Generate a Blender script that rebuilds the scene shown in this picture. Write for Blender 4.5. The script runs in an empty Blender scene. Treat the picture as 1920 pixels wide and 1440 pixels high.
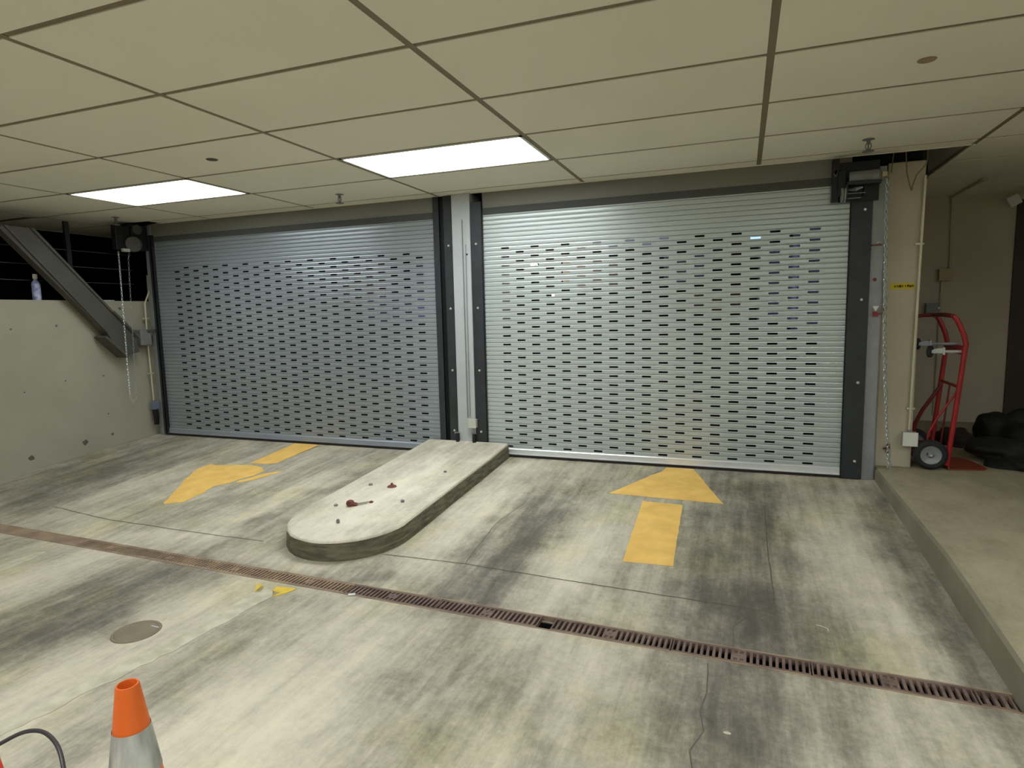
import bpy, bmesh, math, random
from mathutils import Vector, Matrix
random.seed(7)
C = bpy.context.scene.collection
sc = bpy.context.scene
PI = math.pi

# ------------------------------------------------------------------ camera, world, exposure
CZ = 1.1301
yaw, pitch, roll = .3585, -.1141, .022
Mr = (Matrix.Rotation(yaw, 3, 'Z') @ Matrix.Rotation(pitch, 3, 'X') @ Matrix.Rotation(roll, 3, 'Y'))
cam = bpy.data.cameras.new('camera')
cam.sensor_width = 36
cam.lens = 36 * 1155.64 / 1920
cam.clip_start = .02
co = bpy.data.objects.new('camera', cam)
C.objects.link(co)
rt, fw, up = Mr @ Vector((1, 0, 0)), Mr @ Vector((0, 1, 0)), Mr @ Vector((0, 0, 1))
co.matrix_world = Matrix(((rt.x, up.x, -fw.x, 0), (rt.y, up.y, -fw.y, 0), (rt.z, up.z, -fw.z, CZ), (0, 0, 0, 1)))
sc.camera = co
w = bpy.data.worlds.new('night')
sc.world = w
w.use_nodes = True
w.node_tree.nodes['Background'].inputs[0].default_value = (.10, .14, .3, 1)
w.node_tree.nodes['Background'].inputs[1].default_value = .03
sc.view_settings.view_transform = 'Standard'
sc.view_settings.look = 'None'
sc.view_settings.gamma = 1
sc.view_settings.use_curve_mapping = False
sc.view_settings.exposure = 0.15
LIGHT_FRONT = 14.5      # the two fixtures in view
LIGHT_LEFT = 9.0
LIGHT_FILL = (15, 8, 16, 14, 10, 10)        # unseen fill panels added behind and right of the view
LIGHT_COL = (.94, 1.0, 1.06)

# ------------------------------------------------------------------ helpers
def s2l(c):
    return tuple(((v / 255) / 12.92 if v <= 10 else (((v / 255) + .055) / 1.055) ** 2.4) for v in c)

class MB:
    """collects shapes into one mesh"""
    def __init__(self): self.v = []; self.f = []; self.m = []; self.mi = 0
    def quad(self, *p):
        n = len(self.v); self.v += [tuple(q) for q in p]; self.f.append(tuple(range(n, n + len(p)))); self.m.append(self.mi)
    def box(self, x0, x1, y0, y1, z0, z1, mat=None):
        n = len(self.v)
        P = [(x0, y0, z0), (x1, y0, z0), (x1, y1, z0), (x0, y1, z0), (x0, y0, z1), (x1, y0, z1), (x1, y1, z1), (x0, y1, z1)]
        if mat is not None: P = [tuple(mat @ Vector(p)) for p in P]
        self.v += P
        for q in ((0, 3, 2, 1), (4, 5, 6, 7), (0, 1, 5, 4), (1, 2, 6, 5), (2, 3, 7, 6), (3, 0, 4, 7)):
            self.f.append(tuple(n + i for i in q)); self.m.append(self.mi)
        return self
    def prism(self, pts, a, b, axis='z'):
        """pts: 2D outline; extruded from a to b along axis (a, b numbers or functions of the 2D point)"""
        fa = a if callable(a) else (lambda p: a)
        fb = b if callable(b) else (lambda p: b)
        def mk(p, t):
            return {'z': (p[0], p[1], t), 'x': (t, p[0], p[1]), 'y': (p[0], t, p[1])}[axis]
        n = len(self.v); k = len(pts)
        self.v += [mk(p, fa(p)) for p in pts] + [mk(p, fb(p)) for p in pts]
        self.f.append(tuple(n + i for i in reversed(range(k)))); self.m.append(self.mi)
        self.f.append(tuple(n + k + i for i in range(k))); self.m.append(self.mi)
        for i in range(k):
            j = (i + 1) % k
            self.f.append((n + i, n + j, n + k + j, n + k + i)); self.m.append(self.mi)
        return self
    def tube(self, pts, r, seg=10, cap=True):
        pts = [Vector(p) for p in pts]
        rr = r if isinstance(r, (list, tuple)) else [r] * len(pts)
        rings = []
        prev = None
        for i, p in enumerate(pts):
            if i == 0: t = pts[1] - p
            elif i == len(pts) - 1: t = p - pts[i - 1]
            else: t = (pts[i + 1] - p).normalized() + (p - pts[i - 1]).normalized()
            t.normalize()
            if prev is None:
                u = t.orthogonal().normalized()
            else:
                u = prev - t * prev.dot(t)
                u = u.normalized() if u.length > 1e-6 else t.orthogonal().normalized()
            prev = u
            vv = t.cross(u)
            n = len(self.v)
            self.v += [tuple(p + (u * math.cos(a) + vv * math.sin(a)) * rr[i]) for a in [2 * PI * k / seg for k in range(seg)]]
            rings.append(n)
        for a, b in zip(rings, rings[1:]):
            for k in range(seg):
                l = (k + 1) % seg
                self.f.append((a + k, a + l, b + l, b + k)); self.m.append(self.mi)
        if cap:
            self.f.append(tuple(rings[0] + k for k in reversed(range(seg)))); self.m.append(self.mi)
            self.f.append(tuple(rings[-1] + k for k in range(seg))); self.m.append(self.mi)
        return self
    def lathe(self, prof, mat=None, seg=28, mis=None, closed=False):
        """prof: list of (r, z)"""
        mat = mat or Matrix.Identity(4)
        n = len(self.v)
        for r, z in prof:
            self.v += [tuple(mat @ Vector((r * math.cos(2 * PI * k / seg), r * math.sin(2 * PI * k / seg), z))) for k in range(seg)]
        m = len(prof)
        for i in range(m if closed else m - 1):
            j = (i + 1) % m
            for k in range(seg):
                l = (k + 1) % seg
                self.f.append((n + i * seg + k, n + i * seg + l, n + j * seg + l, n + j * seg + k))
                self.m.append(mis[i] if mis else self.mi)
        return self
    def build(self, name, mats, parent=None, smooth=False, bevel=0, loc=None):
        me = bpy.data.meshes.new(name)
        me.from_pydata(self.v, [], self.f)
        bm = bmesh.new(); bm.from_mesh(me)
        bmesh.ops.recalc_face_normals(bm, faces=bm.faces)
        bm.to_mesh(me); bm.free()
        if not isinstance(mats, (list, tuple)): mats = [mats]
        for m in mats: me.materials.append(m)
        if len(mats) > 1:
            for p, i in zip(me.polygons, self.m): p.material_index = i
        if smooth:
            me.shade_smooth()
            me.set_sharp_from_angle(angle=math.radians(35))
        o = bpy.data.objects.new(name, me); C.objects.link(o)
        if loc: o.location = loc
        if parent: o.parent = parent
        if bevel:
            b = o.modifiers.new('bevel', 'BEVEL'); b.width = bevel; b.segments = 2; b.limit_method = 'ANGLE'
        return o

def tag(o, label=None, cat=None, group=None, kind=None):
    if label: o['label'] = label
    if cat: o['category'] = cat
    if group: o['group'] = group
    if kind: o['kind'] = kind
    return o
def thing(name, label, cat, loc=(0, 0, 0), rz=0, group=None):
    o = bpy.data.objects.new(name, None); C.objects.link(o)
    o.empty_display_size = .1
    o.location = loc; o.rotation_euler = (0, 0, rz)
    return tag(o, label, cat, group)
def rehome(root, loc):
    """put the Empty at the thing's base while its parts stay where they were built"""
    root.location = loc
    for ch in root.children: ch.location = ch.location - Vector(loc)
def struct(o): o['kind'] = 'structure'; return o
def copy_tree(o, parent=None):
    c = o.copy(); C.objects.link(c)
    if parent: c.parent = parent
    for ch in list(o.children): copy_tree(ch, c)
    return c

# ------------------------------------------------------------------ materials
def mat(name, col, rough=.6, metal=0, noise=0, nscale=8, bump=0, bscale=60, spec=.5, col2=None, stretch=None, alpha=None):
    m = bpy.data.materials.new(name); m.use_nodes = True
    N, L = m.node_tree.nodes, m.node_tree.links
    b = N['Principled BSDF']
    b.inputs['Base Color'].default_value = (*col, 1)
    b.inputs['Roughness'].default_value = rough
    b.inputs['Metallic'].default_value = metal
    b.inputs['Specular IOR Level'].default_value = spec
    g = N.new('ShaderNodeNewGeometry')
    src = g.outputs['Position']
    if stretch:
        vm = N.new('ShaderNodeVectorMath'); vm.operation = 'MULTIPLY'; vm.inputs[1].default_value = stretch
        L.new(src, vm.inputs[0]); src2 = vm.outputs[0]
    else: src2 = src
    if noise or col2:
        t = N.new('ShaderNodeTexNoise'); t.inputs['Scale'].default_value = nscale; t.inputs['Detail'].default_value = 6
        L.new(src2, t.inputs['Vector'])
        mr = N.new('ShaderNodeMapRange'); mr.inputs[1].default_value = .35; mr.inputs[2].default_value = .65
        L.new(t.outputs['Fac'], mr.inputs[0])
        mx = N.new('ShaderNodeMix'); mx.data_type = 'RGBA'
        c2 = col2 or tuple(v * (1 - noise) for v in col)
        mx.inputs[6].default_value = (*col, 1); mx.inputs[7].default_value = (*c2, 1)
        L.new(mr.outputs[0], mx.inputs[0]); L.new(mx.outputs[2], b.inputs['Base Color'])
    if bump:
        t2 = N.new('ShaderNodeTexNoise'); t2.inputs['Scale'].default_value = bscale; t2.inputs['Detail'].default_value = 5
        L.new(src, t2.inputs['Vector'])
        bp = N.new('ShaderNodeBump'); bp.inputs['Strength'].default_value = bump; bp.inputs['Distance'].default_value = .01
        L.new(t2.outputs['Fac'], bp.inputs['Height']); L.new(bp.outputs[0], b.inputs['Normal'])
    return m
def emis(name, col, s):
    m = bpy.data.materials.new(name); m.use_nodes = True
    b = m.node_tree.nodes['Principled BSDF']
    b.inputs['Base Color'].default_value = (.8, .8, .8, 1)
    b.inputs['Emission Color'].default_value = (*col, 1); b.inputs['Emission Strength'].default_value = s
    return m

def blob_material(name, light, dark, tint, blobs, streak, scale_n, rough=.75, base=.5):
    """stained concrete: broad streaks along the drive, patchy wear, and stains of their own shape (x, y, rx, ry, amount)"""
    m = bpy.data.materials.new(name); m.use_nodes = True
    N, L = m.node_tree.nodes, m.node_tree.links
    b = N['Principled BSDF']; b.inputs['Roughness'].default_value = rough
    g = N.new('ShaderNodeNewGeometry')
    def vmul(v, s):
        n = N.new('ShaderNodeVectorMath'); n.operation = 'MULTIPLY'; n.inputs[1].default_value = s
        L.new(v, n.inputs[0]); return n.outputs[0]
    def noise(v, sc_, det, rough_=.55, dist=0):
        n = N.new('ShaderNodeTexNoise'); n.inputs['Scale'].default_value = sc_; n.inputs['Detail'].default_value = det
        n.inputs['Roughness'].default_value = rough_; n.inputs['Distortion'].default_value = dist
        L.new(v, n.inputs['Vector']); return n.outputs['Fac']
    def mth(op, a, c, d=None):
        n = N.new('ShaderNodeMath'); n.operation = op
        for i, q in enumerate((a, c, d)):
            if q is None: continue
            if isinstance(q, (int, float)): n.inputs[i].default_value = q
            else: L.new(q, n.inputs[i])
        return n.outputs[0]
    pos = g.outputs['Position']
    wob = noise(pos, 2.2, 4)
    st = noise(vmul(pos, streak), scale_n, 7, .62, .3)
    pt = noise(pos, 3.1, 9, .68)
    fine = noise(pos, 38, 6, .7)
    acc = mth('MULTIPLY_ADD', mth('SUBTRACT', st, .5), 1.0, base)
    st2 = noise(vmul(pos, (streak[0] * 5, streak[1] * 3, 1)), scale_n, 6, .7, .2)
    acc = mth('MULTIPLY_ADD', mth('SUBTRACT', st2, .5), .75, acc)
    acc = mth('MULTIPLY_ADD', mth('SUBTRACT', pt, .5), .75, acc)
    mid = noise(vmul(pos, (1, .5, 1)), 13, 9, .8)
    acc = mth('MULTIPLY_ADD', mth('SUBTRACT', mid, .5), .75, acc)
    acc = mth('MULTIPLY_ADD', mth('SUBTRACT', fine, .5), .45, acc)
    wv = N.new('ShaderNodeTexNoise'); wv.inputs['Scale'].default_value = 3.0; wv.inputs['Detail'].default_value = 4
    L.new(pos, wv.inputs['Vector'])
    vs = N.new('ShaderNodeVectorMath'); vs.operation = 'SUBTRACT'; vs.inputs[1].default_value = (.5, .5, .5)
    L.new(wv.outputs['Color'], vs.inputs[0])
    warp = N.new('ShaderNodeVectorMath'); warp.operation = 'ADD'
    L.new(pos, warp.inputs[0]); L.new(vmul(vs.outputs[0], (.35, .6, 0)), warp.inputs[1])
    for (x, y, rx, ry, am) in blobs:
        sb = N.new('ShaderNodeVectorMath'); sb.operation = 'SUBTRACT'; sb.inputs[1].default_value = (x, y, 0)
        L.new(warp.outputs[0], sb.inputs[0])
        v = vmul(sb.outputs[0], (1 / rx, 1 / ry, 0))
        ln = N.new('ShaderNodeVectorMath'); ln.operation = 'LENGTH'; L.new(v, ln.inputs[0])
        mr = N.new('ShaderNodeMapRange'); mr.interpolation_type = 'SMOOTHSTEP'
        mr.inputs[1].default_value = 1.5; mr.inputs[2].default_value = .0; mr.inputs[3].default_value = 0; mr.inputs[4].default_value = 1
        L.new(ln.outputs['Value'], mr.inputs[0])
        acc = mth('MULTIPLY_ADD', mr.outputs[0], am * .85, acc)
    mx = N.new('ShaderNodeMix'); mx.data_type = 'RGBA'; mx.clamp_factor = True
    mx.inputs[6].default_value = (*dark, 1); mx.inputs[7].default_value = (*light, 1)
    soft = N.new('ShaderNodeMapRange'); soft.interpolation_type = 'SMOOTHERSTEP'
    soft.inputs[1].default_value = -.45; soft.inputs[2].default_value = 1.45
    L.new(acc, soft.inputs[0]); L.new(soft.outputs[0], mx.inputs[0])
    # a yellow-green film that comes and goes
    mx2 = N.new('ShaderNodeMix'); mx2.data_type = 'RGBA'; mx2.blend_type = 'MULTIPLY'
    mr2 = N.new('ShaderNodeMapRange'); mr2.inputs[1].default_value = .48; mr2.inputs[2].default_value = .72
    L.new(wob, mr2.inputs[0]); L.new(mr2.outputs[0], mx2.inputs[0])
    mx2.inputs[7].default_value = (*tint, 1); L.new(mx.outputs[2], mx2.inputs[6])
    L.new(mx2.outputs[2], b.inputs['Base Color'])
    bp = N.new('ShaderNodeBump'); bp.inputs['Strength'].default_value = .25; bp.inputs['Distance'].default_value = .008
    L.new(fine, bp.inputs['Height']); L.new(bp.outputs[0], b.inputs['Normal'])
    return m

BLOBS = [(-2.80, 1.75, .30, 1.1, -.50), (-2.35, 1.5, .22, .9, .35), (-3.5, 1.9, .35, .8, .35), (-3.00, 3.2, .16, 1.1, .42), (-2.78, 3.6, .16, .9, -.30),
         (-5.1, 3.4, .7, 1.1, -.45), (-4.45, 3.2, .18, .9, .22), (-3.4, 2.9, .25, .5, -.1), (-1.55, 3.55, .16, 1.0, .30), (-1.18, 3.1, .26, 1.1, -.55),
         (-.78, 2.95, .22, .6, .38), (-.15, 4.3, .6, .25, -.28), (.04, 3.4, .34, 1.1, -.50), (.10, 2.6, .45, .35, -.38), (.50, 3.3, .2, .8, .25), (.78, 3.3, .12, 1.6, -.35),
         (-1.35, 1.75, .33, .8, .30), (-1.0, 1.75, .30, .35, -.35), (-.70, 1.55, .2, .4, .2), (-1.55, 1.2, .3, .5, .28), (-.50, 2.05, .2, .3, .30), (-.04, 1.95, .36, .45, -.38), (-1.9, 1.9, .2, .8, -.05),
         (-1.0, 2.5, .5, .16, -.2), (-.45, 2.55, .5, .12, .15), (-2.0, 2.5, .8, .08, -.25), (-1.55, 4.4, .3, .2, .25), (-3.5, 2.65, 1.2, .12, .25)]
M_floor = blob_material('stained concrete', s2l((226, 217, 192)), s2l((82, 78, 68)), (1.0, 1.0, .82), BLOBS, (1.6, .22, 1), 2.3, base=.52)
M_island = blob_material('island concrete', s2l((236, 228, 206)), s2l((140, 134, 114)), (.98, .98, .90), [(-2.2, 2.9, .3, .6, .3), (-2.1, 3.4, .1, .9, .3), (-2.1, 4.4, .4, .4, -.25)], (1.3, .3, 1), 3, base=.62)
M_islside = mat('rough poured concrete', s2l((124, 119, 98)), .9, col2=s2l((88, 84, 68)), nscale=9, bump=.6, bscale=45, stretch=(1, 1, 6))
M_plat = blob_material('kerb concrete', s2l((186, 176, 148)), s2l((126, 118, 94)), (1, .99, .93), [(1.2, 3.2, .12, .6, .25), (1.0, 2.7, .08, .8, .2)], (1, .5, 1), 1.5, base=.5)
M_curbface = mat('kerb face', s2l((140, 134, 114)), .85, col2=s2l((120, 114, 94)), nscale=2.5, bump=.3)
M_crack = mat('crack filler', s2l((104, 100, 86)), .9, noise=.3, nscale=30)
M_wall = mat('painted beige wall', s2l((166, 163, 143)), .8, col2=s2l((158, 154, 134)), nscale=2.2, bump=.15, bscale=90)
M_wallr = mat('dull beige wall', s2l((196, 186, 164)), .85, col2=s2l((182, 172, 150)), nscale=1.6, bump=.2, bscale=70)
M_ceil = mat('ceiling panel', s2l((236, 232, 216)), .85, col2=s2l((232, 228, 211)), nscale=1.5)
M_tbar = mat('ceiling grid strip', s2l((128, 116, 92)), .6, noise=.1)
M_void = mat('unlit void black', (.012, .013, .016), .95)  # near-black colour stands in for the lack of light in hidden spaces
M_black = mat('black steel', s2l((48, 52, 54)), .5, metal=.1, noise=.25, nscale=12)
M_blackdark = mat('deep black steel', s2l((20, 21, 23)), .5, noise=.2)
M_baffle = mat('dark grey strip', s2l((74, 76, 72)), .7)
M_rubber = mat('black rubber seal', s2l((38, 28, 30)), .8)
M_tyre = mat('black tyre rubber', s2l((34, 35, 36)), .8, noise=.2, nscale=30)
M_slat = mat('grey shutter enamel', s2l((186, 194, 190)), .32, metal=.28, noise=.03, nscale=3)
M_slatdim = mat('dimmed shutter enamel', s2l((158, 166, 170)), .30, metal=.35, noise=.05, nscale=3)  # left curtain colour darkened to stand in for weaker light there
M_alu = mat('bare aluminium', s2l((226, 228, 226)), .38, metal=.45, noise=.04, nscale=20)
M_alu2 = mat('dull aluminium', s2l((158, 165, 172)), .45, metal=.3, noise=.06, nscale=10)
M_hood = mat('grey hood sheet', s2l((124, 123, 112)), .55, metal=.05, noise=.08, nscale=2)
M_galv = mat('galvanised steel', s2l((150, 152, 152)), .5, metal=.3, noise=.12, nscale=14)
M_col = mat('pale painted column', s2l((176, 180, 178)), .55, noise=.06, nscale=6)
M_chain = mat('zinc chain', s2l((190, 205, 206)), .3, metal=.9)
M_bolt = mat('bolt zinc', s2l((225, 228, 225)), .3, metal=.6)
M_conduit = mat('pale conduit', s2l((206, 200, 170)), .4, metal=.2)
M_boxp = mat('pale box', s2l((186, 188, 172)), .5)
M_boxbeige = mat('beige box', s2l((176, 160, 126)), .6)
M_grey = mat('grey box', s2l((120, 122, 120)), .5, noise=.1)
M_brace = mat('brace paint', s2l((82, 80, 72)), .7, noise=.15, nscale=5)
M_iron = mat('rusty cast iron', s2l((128, 108, 94)), .7, metal=.05, col2=s2l((98, 80, 72)), nscale=14, bump=.4)
M_irontan = mat('rusty tan cast iron', s2l((164, 142, 114)), .75, col2=s2l((134, 112, 92)), nscale=9, bump=.4)
M_rust = mat('rust', s2l((128, 72, 60)), .8, col2=s2l((98, 54, 46)), nscale=60)
M_rustpale = mat('pale rusty steel', s2l((158, 150, 134)), .7, noise=.3, nscale=60)
M_yellow = mat('yellow floor paint', s2l((250, 205, 110)), .6, col2=s2l((236, 190, 98)), nscale=9, bump=.1)
M_yellow2 = mat('bright yellow paint scrap', s2l((236, 202, 62)), .6, noise=.15, nscale=30)
M_white = mat('worn white paint', s2l((214, 208, 184)), .7, col2=s2l((188, 182, 156)), nscale=16)
M_red = mat('red truck enamel', s2l((160, 28, 26)), .42, noise=.3, nscale=9)
M_reddark = mat('dark red enamel', s2l((120, 24, 22)), .45, noise=.3, nscale=9)
M_plate = mat('worn red plate', s2l((140, 62, 38)), .6, noise=.25, nscale=14)
M_orange = mat('orange cone vinyl', s2l((232, 108, 34)), .45, noise=.12, nscale=16)
M_collar = mat('dirty reflective collar', s2l((196, 200, 188)), .5, col2=s2l((120, 122, 112)), nscale=9, stretch=(2.2, 2.2, .5))
M_redcone = mat('red vinyl', s2l((226, 50, 30)), .45)
M_cable = mat('black cable', s2l((52, 44, 46)), .45)
M_bag = mat('black plastic bag', s2l((14, 16, 12)), .75, noise=.3, nscale=10, bump=.8, bscale=22)
M_label = mat('yellow label', s2l((214, 190, 30)), .6)
M_ink = mat('black ink', s2l((30, 28, 20)), .7)
M_wire = mat('tan wire', s2l((128, 116, 84)), .6)
M_asphalt = mat('outside asphalt', (.03, .03, .032), .9, noise=.3)
M_facade = mat('outside facade', (.04, .035, .035), .9, noise=.3)
M_chrome = mat('bright bracket steel', s2l((214, 220, 214)), .25, metal=.5)
M_wheel = mat('grey wheel hub', s2l((142, 146, 146)), .45, metal=.2)
M_lamp = emis('light diffuser', LIGHT_COL, LIGHT_FRONT)
M_lampleft = emis('left light diffuser', LIGHT_COL, LIGHT_LEFT)
M_lampfill = [emis('fill light diffuser', LIGHT_COL, v) for v in LIGHT_FILL]
M_frame = mat('white light frame', s2l((220, 220, 210)), .5)
M_street = emis('street lamp glow', (1, .85, .62), 60)
M_streetdim = emis('dim lamp glow', (1, .7, .45), 14)
M_bluewin = emis('blue lit window', (.35, .55, 1), 1.6)
M_paleblue = emis('pale lit window', (.6, .68, 1), .14)
M_dimblue = emis('dim blue window', (.22, .26, .55), .06)
M_dimred = emis('dim red sign', (.5, .10, .10), .02)

# ------------------------------------------------------------------ floor shape
D = 4.66                      # curtain plane
H = 2.0928                    # ceiling height
K = .981
def dx(v): return v * K
def dz(v): return CZ + (v - CZ) * K
def sl(X): return .05 + .03 * (.87 - X) / 6.62
def yt(X): return 2.346 + (.845 - X) * .0350
def yn(X): return yt(X) - .112
def hf(X, Y):
    Y = min(D, max(Y, yt(X)))
    return -.036 - (D - Y) * sl(X)
def plat(Y):
    return .037 if Y > 3.1 else .037 - (3.1 - Y) * .075
CURB = .855
WL = -5.74

# floor: one mesh, a trough left open for the drain
f = MB()
xs = [WL - .4 + i * (CURB + .05 - (WL - .4)) / 24 for i in range(25)]
n0 = len(f.v)
ysf = [yn(0) * 0 - 3.2, -1.5, 0, 1.0, 1.7, 2.05, None]
def fy(X, j): return yn(X) if ysf[j] is None else ysf[j]
for (rows, fn) in ((range(7), fy), (range(5), lambda X, j: yt(X) + (D + .14 - yt(X)) * j / 4)):
    base = len(f.v)
    R_ = list(rows)
    for j in R_:
        for X in xs:
            Y = fn(X, j); f.v.append((X, Y, hf(X, Y)))
    for a in range(len(R_) - 1):
        for i in range(24):
            f.f.append((base + a * 25 + i, base + a * 25 + i + 1, base + (a + 1) * 25 + i + 1, base + (a + 1) * 25 + i)); f.m.append(0)
# trough walls and bottom
f.mi = 2  # trough coloured near-black in place of shade
for i in range(24):
    a, b2 = xs[i], xs[i + 1]
    za, zb = hf(a, 0), hf(b2, 0)
    f.quad((a, yt(a), za), (b2, yt(b2), zb), (b2, yt(b2), zb - .16), (a, yt(a), za - .16))
    f.quad((a, yn(a), za), (b2, yn(b2), zb), (b2, yn(b2), zb - .16), (a, yn(a), za - .16))
    f.quad((a, yt(a), za - .16), (b2, yt(b2), zb - .16), (b2, yn(b2), zb - .16), (a, yn(a), za - .16))
# joints and cracks, lying flush
f.mi = 1
def strip(pts, wd, wobble=0):
    out = []
    for i in range(len(pts) - 1):
        (x0, y0), (x1, y1) = pts[i], pts[i + 1]
        k = max(1, int(math.hypot(x1 - x0, y1 - y0) / .06))
        for t in range(k): out.append((x0 + (x1 - x0) * t / k + random.uniform(-wobble, wobble), y0 + (y1 - y0) * t / k + random.uniform(-wobble, wobble)))
    out.append(pts[-1])
    for (x0, y0), (x1, y1) in zip(out, out[1:]):
        d = math.hypot(x1 - x0, y1 - y0) or 1
        nx, ny = -(y1 - y0) / d * wd / 2, (x1 - x0) / d * wd / 2
        z0, z1 = hf(x0, y0) + .0012, hf(x1, y1) + .0012
        f.quad((x0 - nx, y0 - ny, z0), (x1 - nx, y1 - ny, z1), (x1 + nx, y1 + ny, z1), (x0 + nx, y0 + ny, z0))
strip([(-1.80, 2.765), (-1.32, 2.77), (-.66, 2.725), (0, 2.69), (.145, 2.675)], .006, .002)
strip([(.148, 3.95), (.145, 3.25), (.155, 2.675)], .006, .002)
strip([(.155, 2.80), (.07, 2.75), (.008, 2.66), (.03, 2.60), (-.012, 2.52), (-.01, 2.36)], .005, .006)
strip([(-.10, 2.23), (-.085, 2.05), (-.10, 1.95), (-.085, 1.85), (-.12, 1.75), (-.10, 1.65), (-.13, 1.4)], .004, .005)
strip([(-4.6, 2.86), (-3.93, 2.77), (-3.1, 2.745), (-2.6, 2.74)], .006, .003)
strip([(-1.32, 2.77), (-1.36, 3.3), (-1.30, 3.7)], .004, .003)
fo = struct(f.build('floor', [M_floor, M_crack, M_void]))

# outside, beyond the shutters
g = MB(); g.box(-16, 10, D + .13, 22, -.14, -.07)
struct(g.build('ground_outside', M_asphalt))
g = MB(); g.box(-16, 10, 13, 13.2, -.1, 7)
fac = struct(g.build('wall_outside', M_facade))

# raised walkway on the right with its kerb
p = MB()
ys = [-3.2, -1, 0, 1, 1.6, 2.0, 2.4, 2.8, 3.1, 3.6, 4.2, 4.8, 5.6, 6.76]
for y0, y1 in zip(ys, ys[1:]):
    z0, z1 = plat(y0), plat(y1)
    p.mi = 0
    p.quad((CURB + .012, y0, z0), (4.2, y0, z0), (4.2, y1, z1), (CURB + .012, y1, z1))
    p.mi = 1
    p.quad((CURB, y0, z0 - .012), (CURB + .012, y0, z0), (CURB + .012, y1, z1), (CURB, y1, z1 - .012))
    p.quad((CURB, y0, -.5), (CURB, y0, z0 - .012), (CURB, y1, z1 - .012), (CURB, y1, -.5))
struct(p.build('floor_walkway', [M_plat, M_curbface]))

# ------------------------------------------------------------------ walls
g = MB(); g.box(WL - .28, WL, -3.2, 4.80, -.5, 1.335)
g.mi = 1
for (y, z, r_) in ((3.39, 1.09, .010), (3.76, 1.11, .014), (4.38, 1.26, .016), (3.44, .55, .008), (3.79, .61, .008), (4.15, .62, .010), (3.91, .02, .030), (4.18, .045, .018), (3.44, -.02, .026), (4.16, .25, .009)):
    k_ = 9; pts_ = [(y + r_ * random.uniform(.6, 1.2) * math.cos(2 * PI * q / k_), z + r_ * random.uniform(.5, 1.1) * math.sin(2 * PI * q / k_)) for q in range(k_)]
    g.prism(pts_, WL - .001, WL + .0012, 'x')
struct(g.build('wall_left', [M_wall, M_crack]))
g = MB(); g.box(WL, -5.63, 4.70, 4.80, -.3, 1.60)
struct(g.build('wall_left_return', M_wall))
g = MB(); g.box(.872, 1.085, 4.76, 6.75, -.1, 2.05)
struct(g.build('wall_pier', M_wallr, bevel=.006))
g = MB(); g.box(1.085, 4.3, 6.75, 6.9, -.3, 2.9)
struct(g.build('wall_back', M_wallr))
g = MB(); g.box(4.2, 4.35, -3.2, 6.9, -.3, 2.9)
struct(g.build('wall_right', M_wall))
g = MB(); g.box(WL - 1.4, 4.35, -3.35, -3.2, -.5, 2.9)
struct(g.build('wall_rear', M_wall))
# walls coloured near-black as unlit space over the low wall and above the ceiling
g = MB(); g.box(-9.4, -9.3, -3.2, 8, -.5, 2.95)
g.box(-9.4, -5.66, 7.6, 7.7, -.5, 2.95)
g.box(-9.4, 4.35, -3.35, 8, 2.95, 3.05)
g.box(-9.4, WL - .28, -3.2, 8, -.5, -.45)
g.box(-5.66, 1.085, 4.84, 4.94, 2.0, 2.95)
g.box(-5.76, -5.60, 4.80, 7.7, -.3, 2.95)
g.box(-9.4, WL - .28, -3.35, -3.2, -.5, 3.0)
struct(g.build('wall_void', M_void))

# ------------------------------------------------------------------ ceiling: panels between the grid strips
GX, GY, TX, TY = -1.137, 2.0746, 1.2192, .6096
EDGE = 4.645
lights = [(-1, 2), (-3, 2)]
fill_lights = [(-1, -4), (-3, -4), (1, -3), (3, -1), (1, -7), (-2, -8)]
g = MB(); tb = MB()
BW = .0145
def yend(x): return EDGE
for b in range(-6, 6):
    for r in range(-9, 8):
        if (b, r) in lights or (b, r) in fill_lights: continue
        x0, x1 = GX + TX * b + BW, GX + TX * (b + 1) - BW
        y0, y1 = GY + TY * r + BW, GY + TY * (r + 1) - BW
        x0 = max(x0, -6.8)
        if x1 <= x0: continue
        if x1 < 1.31:
            if x1 < -5.9: y1 = min(y1, 5.2)
            else: y1 = min(y1, EDGE)
        if y1 - y0 < .02: continue
        if (b, r) == (-5, 2): # one panel sits askew, leaving a dark gap at its corner
            g.prism([(x0, y0), (x1, y0), (x1, y1 - .005), (x1 - .10, y1 - .06), (x0, y1 - .03)], H, H + .012)
            continue
        if (b, r) == (-5, 4):
            g.box(x0, -5.42, y0, min(GY + TY * 5 - BW, 5.2), H, H + .012); continue
        g.box(x0, x1, y0, y1, H, H + .012)
ceil = struct(g.build('ceiling', M_ceil))
# strips
for b in range(-4, 6):
    x = GX + TX * b
    yl = 6.75 if x > 1.4 else (5.62 if b == 2 else EDGE)
    if b == -4: yl = 5.2
    tb.box(x - BW, x + BW, -3.2, yl, H + .002, H + .02)
for r in range(-9, 8):
    y = GY + TY * r
    if y < EDGE: tb.box(-6.8, 4.2, y - BW, y + BW, H + .004, H + .02)
    else:
        tb.box(GX + TX * 2, 4.2, y - BW, y + BW, H + .004, H + .02)
        if y < 5.2: tb.box(-6.8, -5.5, y - BW, y + BW, H + .004, H + .02)
struct(tb.build('trim_ceiling_grid', M_tbar))
g = MB(); g.box(-5.42, 1.29, EDGE - .002, EDGE + .008, H - .004, H + .03)
g.box(-6.815, -6.80, -3.2, 5.2, H - .004, H + .03)
struct(g.build('trim_ceiling_edge', M_ceil))
# side of the open coffer beside the right shutter, going up
g = MB(); g.box(1.296, 1.31, EDGE, 5.64, H - .004, 2.6)
struct(g.build('trim_coffer_side', M_ceil))

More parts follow.
